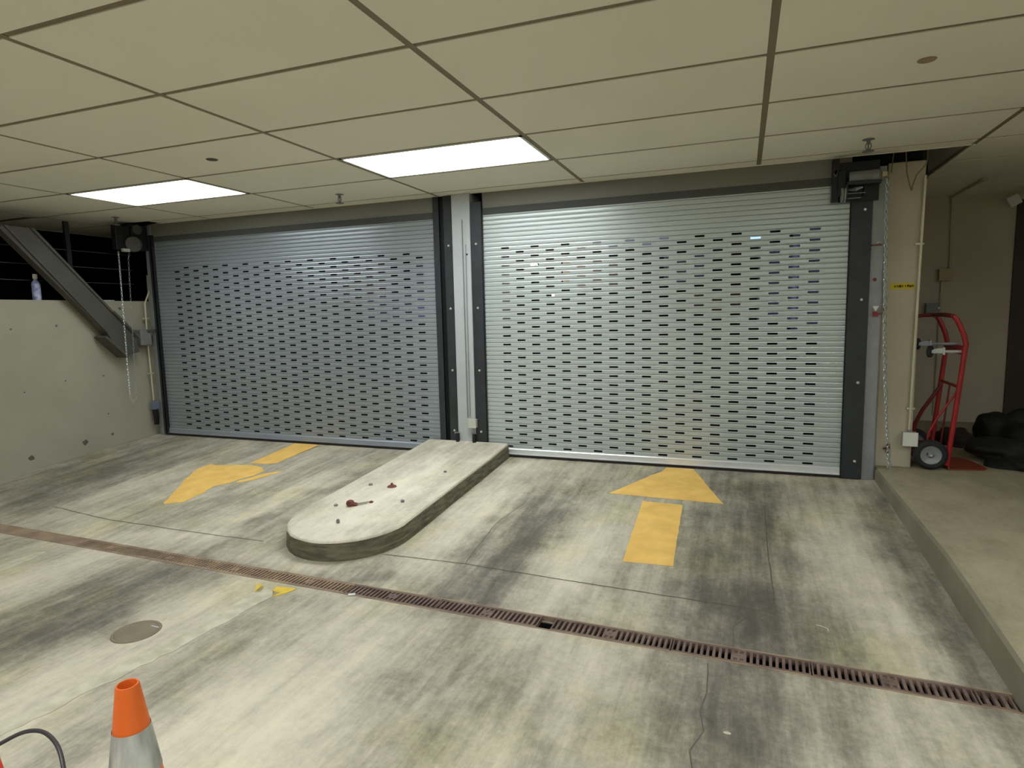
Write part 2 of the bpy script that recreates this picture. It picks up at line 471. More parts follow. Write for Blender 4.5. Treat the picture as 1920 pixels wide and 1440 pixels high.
# light fixtures
def light(b, r, label, mlamp, group):
    x0, y0 = GX + TX * b, GY + TY * r
    t = thing('ceiling_light', label, 'ceiling light', (x0 + TX / 2, y0 + TY / 2, H), 0, group)
    a, c = TX / 2 - BW, TY / 2 - BW
    m = MB()
    for (u0, u1, v0, v1) in ((-a, a, -c, -c + .018), (-a, a, c - .018, c), (-a, -a + .018, -c, c), (a - .018, a, -c, c)):
        m.box(u0, u1, v0, v1, -.002, .03)
    m.box(-a, a, -c, c, .05, .08)
    m.build('frame', M_frame, t)
    m = MB(); m.box(-a + .018, a - .018, -c + .018, c - .018, .004, .008); m.build('diffuser', mlamp, t)
    return t
light(-1, 2, 'large recessed ceiling light glowing white in front of the column between the shutters', M_lamp, 'recessed ceiling lights')
light(-3, 2, 'recessed ceiling light glowing white on the left, above the left shutter', M_lampleft, 'recessed ceiling lights')
for ((b, r), mr_), where in zip(zip(fill_lights, M_lampfill), ('just behind the viewer', 'behind the viewer on the left', 'behind the viewer on the right', 'over the raised walkway, right of the view', 'far behind the viewer on the right', 'farthest back in the garage')):
    light(b, r, 'added fill ceiling light ' + where, mr_, 'added fill lights out of view')

# sprinklers
def sprinkler(x, y, label):
    t = thing('sprinkler_head', label, 'sprinkler', (x, y, H), 0, 'sprinkler heads hanging from the ceiling')
    m = MB(); m.lathe([(.001, .002), (.030, .001), (.034, -.002), (.012, -.006), (.001, -.006)], seg=20); m.build('escutcheon', M_grey, t, True)
    m = MB(); m.lathe([(.001, 0), (.011, 0), (.011, -.025), (.007, -.03), (.001, -.03)], seg=12)
    m.tube([(-.012, 0, -.024), (-.015, 0, -.045), (0, 0, -.066)], .003, 6); m.tube([(.012, 0, -.024), (.015, 0, -.045), (0, 0, -.066)], .003, 6)
    m.tube([(0, 0, -.03), (0, 0, -.064)], .0035, 6); m.build('body', M_grey, t, True)
    m = MB(); m.lathe([(.001, -.064), (.030, -.066), (.032, -.070), (.001, -.069)], seg=20); m.build('deflector', M_grey, t, True)
sprinkler(-3.0, 4.22, 'small sprinkler head on the ceiling between the two lit panels, near the left shutter')
sprinkler(-5.45, 4.20, 'sprinkler head on the ceiling below the left light, above the hanging chain')
sprinkler(.668, 4.23, 'sprinkler head on the ceiling in front of the right shutter motor')
# recessed caps
for (x, y, lb) in ((-3.02, 2.985, 'small round recessed cap on the ceiling between the two lit panels'), (.665, 2.993, 'brown round recessed cap on the ceiling tile at upper right')):
    m = MB(); m.lathe([(.001, -.004), (.030, -.004), (.034, -.0015), (.034, .002), (.001, .002)], seg=24)
    o = m.build('recessed_cap', M_irontan if x > 0 else M_brace, None, True, loc=(x, y, H)); tag(o, lb, 'ceiling cap', 'recessed caps')

# ------------------------------------------------------------------ shutters
S = .03548 * K
CP = .1259 * K
def shutter(x0, x1, col0, ncol, bottom_even, mslat, mbar, label, guides):
    t = thing('roller_shutter', label, 'roller shutter', ((x0 + x1) / 2, D, hf((x0 + x1) / 2, D)))
    tl = t.location
    z0 = dz(.024)                      # centre of the lowest slots
    zb = dz(.006)
    n = 55
    m = MB()
    sw, sh = .034 * K, .0068
    for k in range(n):
        za, zc = z0 + (k - .5) * S, z0 + (k + .5) * S
        if za > 1.985: break
        even = (k % 2 == 0)
        cols = []
        if k <= 46:
            for c in range(ncol):
                has = (c % 2 == 0) == even if bottom_even else (c % 2 == 1) == even
                if has and not (k == 46 and False): cols.append(col0 + c * CP)
        zmid = (za + zc) / 2
        rowz = [za, za + .0002, zmid - sh, zmid + sh, zc - .0040, zc - .0036]
        dep = [.0140, 0.0, -.0012, -.0012, 0.0, .0140]
        # seven-row outward bow
        cuts = [x0]
        for cx in cols: cuts += [cx - sw, cx + sw]
        cuts.append(x1)
        m.quad((x0, D + .014, rowz[5]), (x1, D + .014, rowz[5]), (x1, D + .014, zc), (x0, D + .014, zc))
        for r in range(5):
            if r == 2:
                for i in range(0, len(cuts), 2):
                    a, b2 = cuts[i], cuts[i + 1]
                    m.quad((a, D + dep[2], rowz[2]), (b2, D + dep[2], rowz[2]), (b2, D + dep[3], rowz[3]), (a, D + dep[3], rowz[3]))
            else:
                m.quad((x0, D + dep[r], rowz[r]), (x1, D + dep[r], rowz[r]), (x1, D + dep[r + 1], rowz[r + 1]), (x0, D + dep[r + 1], rowz[r + 1]))
    for i in range(len(m.v)): m.v[i] = (m.v[i][0] - tl.x, m.v[i][1] - tl.y, m.v[i][2] - tl.z)
    o = m.build('curtain', mslat, t)
    so = o.modifiers.new('thick', 'SOLIDIFY'); so.thickness = .0015; so.offset = 0
    def P(name, mm, mt, par=t, smooth=False, bevel=0, lbl=None):
        q = mm.build(name, mt, par, smooth, bevel)
        if par is t: q.location = -tl
        if lbl: q['label'] = lbl
        return q
    zs = hf((x0 + x1) / 2, D)
    m = MB()
    m.prism([(D - .012, -.020), (D - .012, zb - .006), (D - .006, zb + .001), (D + .008, zb + .001), (D + .008, -.020)], x0 + .004, x1 - .004, 'x')
    m.box(x0 + .004, x1 - .004, D - .022, D - .012, -.020, -.012)
    bar = P('bottom_bar', m, mbar, lbl='shiny silver bottom bar' if mbar is M_alu else 'dull grey bottom bar')
    m = MB(); m.box(x0 + .004, x1 - .004, D - .018, D + .01, -.036, -.020)
    P('weather_seal', m, M_rubber, bar)
    # hood and the dark baffle strip under it
    m = MB()
    hx0, hx1 = x0 - .0, x1 + .0
    yh = EDGE + .011
    m.prism([(yh, 2.45), (yh, dz(2.005)), (yh + .004, dz(1.985)), (yh + .012, dz(1.985)), (yh + .012, 2.45)], hx0, hx1, 'x')
    P('hood', m, M_hood)
    m = MB()
    m.prism([(D - .004, dz(1.985)), (D - .006, dz(1.945)), (D - .002, dz(1.93)), (D + .02, dz(1.93)), (D + .02, dz(1.99))], hx0, hx1, 'x')
    m.box(hx0, hx1, yh + .004, D + .02, dz(1.982), dz(1.992))
    P('baffle', m, M_baffle, lbl='black rubber strip under the hood')
    for (ga, gb, ztop, zbot, lipside, bolts, bx) in guides:
        gm = MB()
        # channel: flat face plate, a return that swallows the curtain edge
        fa = D - .030
        gm.box(ga, gb, fa, fa + .006, zbot, ztop)
        xi = gb if lipside > 0 else ga
        gm.box(min(xi, xi - lipside * .006), max(xi, xi - lipside * .006), fa, D + .03, zbot, ztop)
        gm.box(ga, gb, D + .024, D + .03, zbot, ztop)
        gq = P('guide', gm, M_black, bevel=.0015)
        for z in bolts:
            bm_ = MB()
            M4 = Matrix.Translation((bx, fa, z)) @ Matrix.Rotation(PI / 2, 4, 'X')
            bm_.lathe([(.001, .009), (.006, .009), (.009, .006), (.010, 0), (.001, 0)], M4, 10)
            bm_.build('bolt', M_bolt, gq, True)
    return t

bz = [dz(v) for v in (1.70, 1.18, .66, .14)]
bzr = [dz(v) for v in (1.76, 1.17, .61, .065)]
right = shutter(dx(-2.003), dx(.660), dx(-1.814), 19, True, M_slat, M_alu,
    'wide pale grey slotted roller shutter on the right with bright silver bottom bar',
    [(dx(-2.103), dx(-2.001), dz(2.035), dz(.045), 1, bz, dx(-2.055)), (dx(.656), dx(.787), dz(1.83), -.036, -1, bzr, dx(.743))])
left = shutter(dx(-5.700), dx(-2.44), dx(-5.370), 23, False, M_slatdim, M_alu2,
    'slotted roller shutter on the left behind the worn arrow, its bottom bar dull grey',
    [(dx(-2.345), dx(-2.268), H - .006, dz(.045), 1, bz, dx(-2.305)), (dx(-5.70), dx(-5.66), dz(2.0), -.036, 1, [], 0)])
# inner lip of the left shutter's right guide: narrow lighter strip and a black gap beside the curtain
m = MB(); m.box(dx(-2.445), dx(-2.385), D - .026, D - .020, dz(.02), H - .006)
m.box(dx(-2.390), dx(-2.385), D - .026, D + .02, dz(.02), H - .006)
o = m.build('guide', M_black, left); o.location = -left.location
m = MB(); m.box(dx(-2.385), dx(-2.345), D + .01, D + .02, dz(.02), H - .006)
for z in (1.52, 1.22, .72): m.tube([(dx(-2.375), D + .006, dz(z)), (dx(-2.350), D + .006, dz(z))], .003, 6)
o = m.build('guide_gap', M_blackdark, left); o.location = -left.location
# left jamb of the left shutter, black edge
m = MB(); m.box(dx(-5.672), dx(-5.650), D - .03, D + .03, -.036, dz(2.0))
o = m.build('guide', M_blackdark, left); o.location = -left.location

# column between the shutters, standing on the island
m = MB(); m.box(dx(-2.267), dx(-2.103), D - .035, D + .18, -.05, H)
m.box(dx(-2.140), dx(-2.103), D - .041, D - .035, dz(.07), dz(1.93))
col = m.build('column', M_col, bevel=.002)
tag(col, 'pale grey painted steel column between the two shutters', 'column', kind='structure')
for i, (x, z0, z1, r) in enumerate(((-2.172, .26, 1.90, .0045), (-2.150, .27, 1.70, .004))):
    m = MB(); m.tube([(dx(x) + (.004 if i else 0), D - .040, dz(z1)), (dx(x), D - .041, dz((z0 + z1) / 2)), (dx(x), D - .040, dz(z0))], r, 8)
    o = m.build('wire_conduit', M_galv if i else M_grey, None, True)
    tag(o, ('thin dark wire running down the middle of the pale column', 'thin grey wire running down the right side of the pale column')[i], 'wire')
# box on the column
t = thing('junction_box', 'small pale junction box low on the column between the shutters', 'junction box', (dx(-2.118), D - .041, dz(.215)))
m = MB(); m.box(-.035, .035, -.035, 0, -.036, .036); m.build('body', M_boxp, t, bevel=.003)
m = MB(); m.box(-.037, .037, -.040, -.035, -.038, .038); m.build('cover', M_boxp, t, bevel=.002)
m = MB(); m.tube([(0, -.018, -.036), (0, -.018, -.15), (-.004, -.012, -.17)], .005, 8); m.build('conduit', M_galv, t, True)
m = MB(); m.lathe([(.001, .006), (.007, .006), (.008, 0), (.001, 0)], Matrix.Translation((dx(-2.135), D - .041, dz(1.62))) @ Matrix.Rotation(PI / 2, 4, 'X'), 12)
tag(m.build('rubber_plug', M_blackdark, None, True), 'small black plug high on the pale column', 'plug')
# photo eyes at the foot of the column
for s, x, lb in ((-1, -2.262, 'black photo eye on bracket at the left foot of the pale column'), (1, -2.108, 'black photo eye on bracket at the right foot of the pale column')):
    t = thing('photo_eye', lb, 'sensor', (dx(x), D - .045, dz(.068)), 0, 'photo eyes at the column foot')
    m = MB(); m.box(-.012, .012, -.03, 0, -.02, .055); m.build('body', M_blackdark, t, bevel=.003)
    m = MB(); m.box(-.028, .018, -.012, -.006, .055, .062); m.box(-.026, -.020, -.02, -.01, .05, .066); m.build('bracket', M_galv, t)
    m = MB(); m.tube([(0, -.015, -.02), (s * .006, -.018, -.045), (s * .015, -.01, -.07)], .003, 6); m.build('cable', M_cable, t, True)

# right jamb plate and left jamb plate
m = MB(); m.box(dx(.787), dx(.862), D - .015, D + .11, -.06, dz(2.03)); m.box(dx(.862), dx(.872), D + .005, D + .11, -.06, dz(2.0))
struct(m.build('jamb_right', M_galv, bevel=.002))
m = MB(); m.box(dx(-5.755), dx(-5.672), D - .02, D + .15, -.1, 2.085)
struct(m.build('jamb_left', M_galv, bevel=.002))

# ------------------------------------------------------------------ shutter motor, right
t = thing('shutter_motor', 'dark motor and gearbox above the right end of the right shutter', 'motor', (.66, D - .03, 1.80))
def Pt(name, m, mt, par=t, smooth=False, bevel=0):
    q = m.build(name, mt, par, smooth, bevel)
    if par.type == 'EMPTY': q.location = -Vector(par.location)
    return q
m = MB()
m.box(.525, .565, D - .085, D - .033, 1.80, 2.07); m.box(.565, .80, D - .045, D - .033, 1.80, 2.05); m.box(.56, .60, D - .10, D - .03, 1.83, 1.99)
m.box(.60, .70, D - .06, D - .03, 1.815, 1.875); m.box(.71, .735, D - .065, D - .03, 1.83, 1.90)
Pt('mounting_plate', m, M_blackdark, bevel=.003)
m = MB()
Mx = Matrix.Translation((.62, D - .095, 1.945)) @ Matrix.Rotation(PI / 2, 4, 'Y')
m.lathe([(.001, 0), (.030, 0), (.034, .01), (.034, .125), (.038, .13), (.038, .165), (.030, .175), (.001, .175)], Mx, 24)
Pt('motor_housing', m, M_grey, smooth=True)
m = MB(); m.box(.600, .80, D - .125, D - .06, 1.895, 1.912); m.box(.60, .612, D - .125, D - .06, 1.80, 1.912); Pt('bracket', m, M_black, bevel=.002)
m = MB(); m.box(.80, .83, D - .12, D - .08, 1.93, 1.96); Pt('end_cap', m, M_boxbeige, bevel=.004)
m = MB()
m.lathe([(.001, -.012), (.045, -.012), (.045, -.004), (.036, 0), (.045, .004), (.045, .012), (.001, .012)], Matrix.Translation((.588, D - .115, 1.835)) @ Matrix.Rotation(PI / 2, 4, 'Y'), 24)
Pt('chain_wheel', m, M_galv, smooth=True)
m = MB(); m.tube([(.62, D - .07, 1.872), (.66, D - .10, 1.868), (.70, D - .09, 1.880)], [.006, .013, .006], 8)
Pt('release_lever', m, M_alu2, smooth=True)
m = MB(); m.box(.615, .715, D - .105, D - .095, 1.842, 1.845); m.box(.605, .690, D - .105, D - .095, 1.812, 1.815); Pt('spring_pin', m, M_alu2)
m = MB(); m.box(.54, .552, D - .085, D - .075, 1.96, 2.0); m.tube([(.53, D - .08, 1.985), (.545, D - .085, 1.96), (.555, D - .08, 1.985)], .004, 6); Pt('latch', m, M_rustpale)

# chain helper
def chain_mesh(path, pitch, r, th):
    m = MB()
    pts = [Vector(p) for p in path]
    L = [0]
    for a, b in zip(pts, pts[1:]): L.append(L[-1] + (b - a).length)
    n = int(L[-1] / pitch)
    for k in range(n):
        s = (k + .5) * pitch
        i = max(j for j in range(len(L)) if L[j] <= s); i = min(i, len(pts) - 2)
        tt = (s - L[i]) / (L[i + 1] - L[i])
        c = pts[i].lerp(pts[i + 1], tt)
        d = (pts[i + 1] - pts[i]).normalized()
        u = d.orthogonal().normalized(); v = d.cross(u)
        ang = (PI / 2) * (k % 2) + .5
        a1 = u * math.cos(ang) + v * math.sin(ang)
        nn = d.cross(a1)
        N_ = 8
        ring = [c + d * math.cos(2 * PI * q / N_) * pitch * .72 + a1 * math.sin(2 * PI * q / N_) * r for q in range(N_)]
        base = len(m.v)
        for q in range(N_):
            rad = (ring[q] - c).normalized()
            for w_ in range(4):
                an = PI / 2 * w_
                m.v.append(tuple(ring[q] + rad * math.cos(an) * th + nn * math.sin(an) * th))
        for q in range(N_):
            q2 = (q + 1) % N_
            for w_ in range(4):
                w2 = (w_ + 1) % 4
                m.f.append((base + q * 4 + w_, base + q * 4 + w2, base + q2 * 4 + w2, base + q2 * 4 + w_)); m.m.append(0)
    return m
yc = D - .045
m = chain_mesh([(.835, yc - .03, 1.95), (.846, yc, 1.65), (.862, yc, 1.03), (.878, yc, .68), (.905, yc - .01, .30), (.922, yc - .01, .07), (.932, yc - .02, .06),
                (.930, yc - .01, .12), (.908, yc, .33), (.884, yc, .70), (.868, yc, 1.05), (.856, yc, 1.65), (.848, yc - .02, 1.95)], .027, .0075, .0019)
o = m.build('pull_chain', M_chain, None, True)
tag(o, 'long silver pull chain hanging beside the right shutter jamb', 'chain')
m = chain_mesh([(-5.54, 4.265, 1.79), (-5.545, 4.269, 1.75), (-5.545, 4.25, .41), (-5.545, 4.28, .355), (-5.545, 4.315, .39), (-5.545, 4.365, 1.73), (-5.54, 4.38, 1.80)], .026, .0065, .0014)
o = m.build('pull_chain', M_chain, None, True)
tag(o, 'looped pull chain hanging in front of the low wall at left', 'chain')

# keeper, bracket, stains on the right jamb
t = thing('chain_keeper', 'white and red chain keeper on the right jamb at mid height', 'chain keeper', (dx(.829), D - .015, dz(1.10)))
m = MB(); m.prism([(-.018, .025), (.018, .025), (0, -.01)], -.02, 0, 'y'); m.build('plate', M_frame, t)
m = MB(); m.prism([(-.014, -.012), (.010, -.012), (.016, -.042), (-.012, -.040)], -.03, 0, 'y'); m.build('clip', M_red, t)
m = MB(); m.tube([(.01, -.02, -.03), (.04, -.03, -.02), (.045, -.02, .015)], .004, 6); m.build('hook', M_rust, t, True)
t = thing('chain_bracket', 'small rusty bracket high on the right jamb beside the chain', 'bracket', (dx(.82), D - .015, dz(1.535)))
m = MB(); m.box(-.03, .03, -.02, 0, -.012, -.006); m.build('arm', M_rust, t)
m = MB(); m.tube([(.0, -.012, .0), (.012, -.03, .008), (.024, -.012, 0)], .005, 6); m.build('hook', M_chrome, t, True)
m = MB(); m.lathe([(.001, .004), (.012, .002), (.012, 0), (.001, 0)], Matrix.Translation((dx(.818), D - .015, dz(1.30))) @ Matrix.Rotation(PI / 2, 4, 'X'), 10)
tag(m.build('rust_patch', M_rust, None, True), 'small rust-red spot on the right jamb above the chain keeper', 'patch')
t = thing('wall_latch', 'small rusty latch at the foot of the pier behind the chain', 'latch', (.945, 4.76, .16))
m = MB(); m.box(-.010, .012, -.012, 0, -.03, .03); m.build('plate', M_rust, t); m = MB(); m.tube([(-.03, -.012, .0), (.0, -.018, .0)], .006, 6); m.build('bolt', M_rust, t, True)

# ------------------------------------------------------------------ pier: conduit, box, label, wires
m = MB(); m.tube([(1.080, 4.745, 1.95), (1.072, 4.745, 1.2), (1.062, 4.745, .285)], .009, 10)
for z in (1.52, .44): m.box(1.04, 1.09, 4.738, 4.76, z - .006, z + .006)
o = m.build('conduit', M_conduit, None, True)
tag(o, 'pale vertical conduit on the beige pier ending in a white box', 'conduit')
t = thing('outlet_box', 'white square electrical box at the foot of the pale conduit', 'electrical box', (1.064, 4.76, .236))
m = MB(); m.box(-.042, .042, -.05, 0, -.045, .045); m.build('body', M_boxp, t, bevel=.004)
m = MB(); m.box(-.044, .044, -.055, -.05, -.047, .047); m.build('cover', M_frame, t, bevel=.002)
m = MB(); m.lathe([(.001, 0), (.012, 0), (.012, .016), (.001, .016)], Matrix.Translation((0, -.016, .045)), 12); m.build('fitting', M_galv, t, True)
t = thing('label_strip', 'yellow label strip with black lettering on the beige pier', 'label', (.983, 4.758, 1.252))
m = MB(); m.box(-.07, .07, -.001, .002, -.02, .02); m.build('backing', M_label, t)
m = MB()
# lettering is unreadable in the photo: strokes of the same length and rhythm
xq = -.046
for wd, gap in ((.010, .006), (.010, .003), (.010, .003), (.010, .010), (.004, .008), (.010, .003), (.010, .003), (.011, .003)):
    m.box(xq, xq + wd * .28, -.003, -.001, -.009, .009); m.box(xq, xq + wd, -.003, -.001, -.002 + random.choice((-.006, 0, .008)), .002 + random.choice((0, .006)))
    m.box(xq + wd * .75, xq + wd, -.003, -.001, -.008, .008)
    xq += wd + gap
m.build('lettering', M_ink, t)
for i, (pts, lb) in enumerate(((
        [(.955, 4.70, 2.3), (.958, 4.71, 2.10), (.968, 4.71, 1.97), (.985, 4.71, 1.90), (.998, 4.71, 1.855)], 'thin tan wire dangling straight down in front of the pier top'),
        ([(1.085, 4.71, 2.2), (1.075, 4.71, 2.02), (1.05, 4.70, 1.985), (1.02, 4.70, 1.95), (1.000, 4.70, 1.88), (1.0, 4.70, 1.86)], 'thin tan wire curling out of the opening above the pier'),
        ([(.90, 4.73, 2.25), (.890, 4.72, 2.08), (.880, 4.71, 1.98)], 'tan wire running up behind the motor into the opening'))):
    m = MB(); m.tube(pts, .0035, 6); tag(m.build('loose_wire', M_wire, None, True), lb, 'wire', 'loose wires above the pier')

# back wall of the recess
m = MB(); m.tube([(1.735, 5.90, H - .012), (1.742, 6.72, H - .012), (1.75, 6.735, H - .03), (1.762, 6.735, 1.44)], .011, 8)
m.tube([(1.705, 6.735, 1.34), (1.705, 6.735, .74), (1.70, 6.735, .1)], .011, 8); m.tube([(1.735, 5.90, H - .02), (1.735, 5.90, H)], .022, 10)
o = m.build('conduit', M_wallr, None, True); tag(o, 'beige conduit crossing the ceiling and dropping down the recess wall', 'conduit')
t = thing('wall_box', 'beige square box on the conduit in the recess, above the hand truck', 'electrical box', (1.725, 6.745, 1.393))
m = MB(); m.box(-.055, .05, -.06, 0, -.052, .052); m.build('body', M_boxbeige, t, bevel=.004); m = MB(); m.box(-.057, .052, -.065, -.06, -.054, .054); m.build('cover', M_boxbeige, t, bevel=.002)
t = thing('switch_box', 'grey square box beside the pale conduit, above the hand truck casters', 'electrical box', (1.635, 6.745, 1.085))
m = MB(); m.box(-.055, .055, -.06, 0, -.055, .055); m.build('body', M_grey, t, bevel=.004)
m = MB(); m.lathe([(.001, .012), (.008, .010), (.010, 0), (.001, 0)], Matrix.Translation((.045, -.06, .008)) @ Matrix.Rotation(PI / 2, 4, 'X'), 10); m.build('button', M_bolt, t, True)
t = thing('security_light', 'white tilted square lamp under the ceiling in the far right corner', 'lamp', (2.155, 6.72, 1.995))
Mt = Matrix.Rotation(math.radians(-28), 4, 'Y')
m = MB(); m.box(-.045, .045, -.16, -.10, -.045, .045, Mt); m.build('lamp_head', M_frame, t, bevel=.008)
m = MB(); m.tube([(0, -.10, 0), (0, 0, .02)], .014, 8); m.build('arm', M_brace, t, True)
# dark panel standing in for shade at far right of the recess wall
m = MB(); m.box(2.235, 3.3, 6.73, 6.75, -.1, 2.02); o = m.build('shade_panel', M_reddark if False else mat('dark brown shade panel', s2l((58, 46, 30)), .6, noise=.2)); struct(o)
m = MB(); m.box(3.18, 3.22, 6.69, 6.73, .98, 1.02); m.build('panel_knob', M_galv, o)

# ------------------------------------------------------------------ hand truck
z0 = plat(4.8)
t = thing('hand_truck', 'red hand truck with black wheels parked beside the beige pier', 'hand truck', (1.26, 4.93, z0))
tl = Vector(t.location)
def HT(name, m, mt, smooth=True, bevel=0, par=None):
    q = m.build(name, mt, par or t, smooth, bevel)
    if par is None: q.location = -tl
    return q
YN, YF = 4.735, 5.13          # near and far side
def xr(z): return 1.285 + (z - .05) * .078
for Y, nm in ((YN, 'rail'), (YF, 'rail')):
    m = MB()
    m.tube([(xr(.05), Y, z0 + .03), (xr(.4), Y, .4), (xr(.82), Y, .82), (xr(.86) + .002, Y, .87), (1.335, Y, .93), (1.31, Y, .99), (1.288, Y, 1.035), (1.27, Y, 1.052)], .0155, 10)
    HT(nm, m, M_red)
m = MB(); m.tube([(1.272, YN, 1.052), (1.262, (YN + YF) / 2, 1.058), (1.262, YF, 1.052)], .0145, 10); m.tube([(1.268, YF, 1.055), (1.20, YF, 1.052), (1.150, YF - .02, 1.048)], .013, 8)
HT('handle', m, M_reddark)
for z, r_ in ((.84, .017), (.59, .010), (.14, .013)):
    m = MB(); m.tube([(xr(z), YN, z), (xr(z), YF, z)], r_, 8)
    if z > .8: m.box(xr(z) - .012, xr(z) + .006, YN, YF, z - .04, z + .015)
    HT('crossbar', m, M_red)
m = MB(); m.tube([(xr(.06), (YN + YF) / 2, .07), (xr(.6), (YN + YF) / 2, .58)], .006, 8); HT('centre_strap', m, M_reddark)
for Y, rr, mt in ((YN + .02, .007, M_red), (YF - .02, .013, M_reddark)):
    m = MB(); m.tube([(xr(.56), Y, .56), (1.22, Y, .38), (1.175, Y, .27), (1.165, Y, .14)], rr, 8); HT('brace', m, mt)
m = MB(); m.tube([(1.170, YN - .03, z0 + .105), (1.170, YF + .03, z0 + .105)], .009, 8); m.box(1.16, 1.30, YN + .02, YN + .03, .09, .16); m.box(1.16, 1.30, YF - .03, YF - .02, .09, .16); HT('axle', m, M_reddark)
for Y in (YN - .01, YF + .01):
    Mw = Matrix.Translation((1.185, Y, z0 + .1)) @ Matrix.Rotation(PI / 2, 4, 'X')
    m = MB(); m.lathe([(.062, -.026), (.080, -.028), (.093, -.020), (.100, -.008), (.100, .008), (.093, .020), (.080, .028), (.062, .026)], Mw, 32, closed=True)
    wq = HT('wheel', m, M_tyre)
    m = MB(); m.lathe([(.001, .020), (.010, .030), (.018, .020), (.022, .012), (.050, .016), (.060, .024), (.066, .022), (.066, -.022), (.060, -.024), (.050, -.016), (.001, -.016)], Mw, 32)
    m.build('hub', M_wheel, wq, True)
    m = MB(); m.lathe([(.001, .036), (.006, .035), (.009, .026), (.001, .026)], Mw, 12); m.build('axle_cap', M_bolt, wq, True)
# toe plate
m = MB(); m.prism([(1.30, YN + .0), (1.50, YN + .03), (1.535, YN + .09), (1.50, YF - .09), (1.47, YF - .02), (1.30, YF)], z0 + .002, z0 + .008)
m.box(1.292, 1.30, YN, YF, z0 + .002, z0 + .12)
HT('toe_plate', m, M_plate, False)
# swivel casters folded at the back
for (x, y, z) in ((1.122, YN + .18, .862), (1.162, YN + .03, .820)):
    Mw = Matrix.Translation((x, y, z)) @ Matrix.Rotation(math.radians(62), 4, 'Z') @ Matrix.Rotation(PI / 2, 4, 'X')
    m = MB(); m.lathe([(.001, -.013), (.030, -.014), (.038, -.010), (.040, 0), (.038, .010), (.030, .014), (.001, .013)], Mw, 22)
    cq = HT('caster', m, M_tyre)
    m = MB(); m.prism([(x - .004, z + .008), (x + .045, z + .022), (x + .075, z + .022), (x + .075, z - .012), (x + .040, z - .010), (x - .004, z - .010)], y - .020, y - .016, 'y')
    m.prism([(x - .004, z + .008), (x + .045, z + .022), (x + .075, z + .022), (x + .075, z - .012), (x + .040, z - .010), (x - .004, z - .010)], y + .016, y + .020, 'y')
    m.box(x + .066, x + .078, y - .026, y + .026, z - .020, z + .028)
    m.tube([(x + .07, y, z), (xr(.84), y, z)], .010, 8)
    m.build('caster_fork', M_chrome if y < YN + .1 else M_alu2, cq)

# black bag heap in the corner
def lump(name, c, r, seed, mt, label, cat, squash=.55, amp=.22):
    random.seed(seed)
    bm = bmesh.new(); bmesh.ops.create_icosphere(bm, subdivisions=4, radius=1)
    dirs = [(Vector((random.uniform(-1, 1), random.uniform(-1, 1), random.uniform(-1, 1))).normalized(), random.uniform(3, 9), random.uniform(-1, 1)) for _ in range(26)]
    for v in bm.verts:
        s = 1
        for d, kf, a in dirs: s += amp * .33 * a * math.sin(kf * v.co.dot(d) + a * 5)
        v.co = Vector((v.co.x * r[0], v.co.y * r[1], v.co.z * r[2])) * s
        if v.co.z < -r[2] * squash: v.co.z = -r[2] * squash
    me = bpy.data.meshes.new(name); bm.to_mesh(me); bm.free(); me.shade_smooth(); me.materials.append(mt)
    o = bpy.data.objects.new(name, me); C.objects.link(o); o.location = (c[0], c[1], c[2] + r[2] * squash)
    return tag(o, label, cat)
z0p = .037
o = lump('plastic_bag', (1.93, 5.66, z0p), (.22, .27, .17), 3, M_bag, 'large crumpled black plastic bag on the walkway, rearmost and tallest of the heap', 'bag', .6)
o = lump('plastic_bag', (1.80, 5.02, z0p), (.26, .22, .10), 5, M_bag, 'flattened black plastic bag lying in front of the taller bag at right', 'bag', .55)
o = lump('cloth_bundle', (1.56, 5.62, z0p), (.11, .14, .075), 9, mat('dark brown cloth', s2l((42, 30, 24)), .9), 'small dark brown bundle on the floor behind the hand truck', 'bundle', .7)

# ------------------------------------------------------------------ left corner gear
t = thing('shutter_gearbox', 'dark gearbox with round chain wheel above the left end of the left shutter', 'gearbox', (-5.62, 4.45, 1.80))
m = MB(); m.box(-5.72, -5.60, 4.44, 4.64, 1.83, 2.075); m.box(-5.66, -5.60, 4.30, 4.46, 1.82, 2.05); Pt('housing', m, M_blackdark, t, bevel=.004)
m = MB(); m.lathe([(.001, .03), (.05, .03), (.07, .02), (.075, .010), (.066, 0), (.075, -.010), (.07, -.02), (.001, -.02)], Matrix.Translation((-5.575, 4.455, 1.878)) @ Matrix.Rotation(PI / 2, 4, 'Y') @ Matrix.Rotation(.4, 4, 'X'), 28)
Pt('chain_wheel', m, M_brace, t, True)
m = MB(); m.lathe([(.001, .01), (.045, .01), (.05, 0), (.001, 0)], Matrix.Translation((-5.60, 4.53, 2.03)) @ Matrix.Rotation(PI / 2, 4, 'Y'), 24); Pt('round_cover', m, M_brace, t, True)
m = MB(); m.box(-5.60, -5.565, 4.34, 4.41, 1.80, 1.83); Pt('bracket', m, M_boxp, t, bevel=.003)

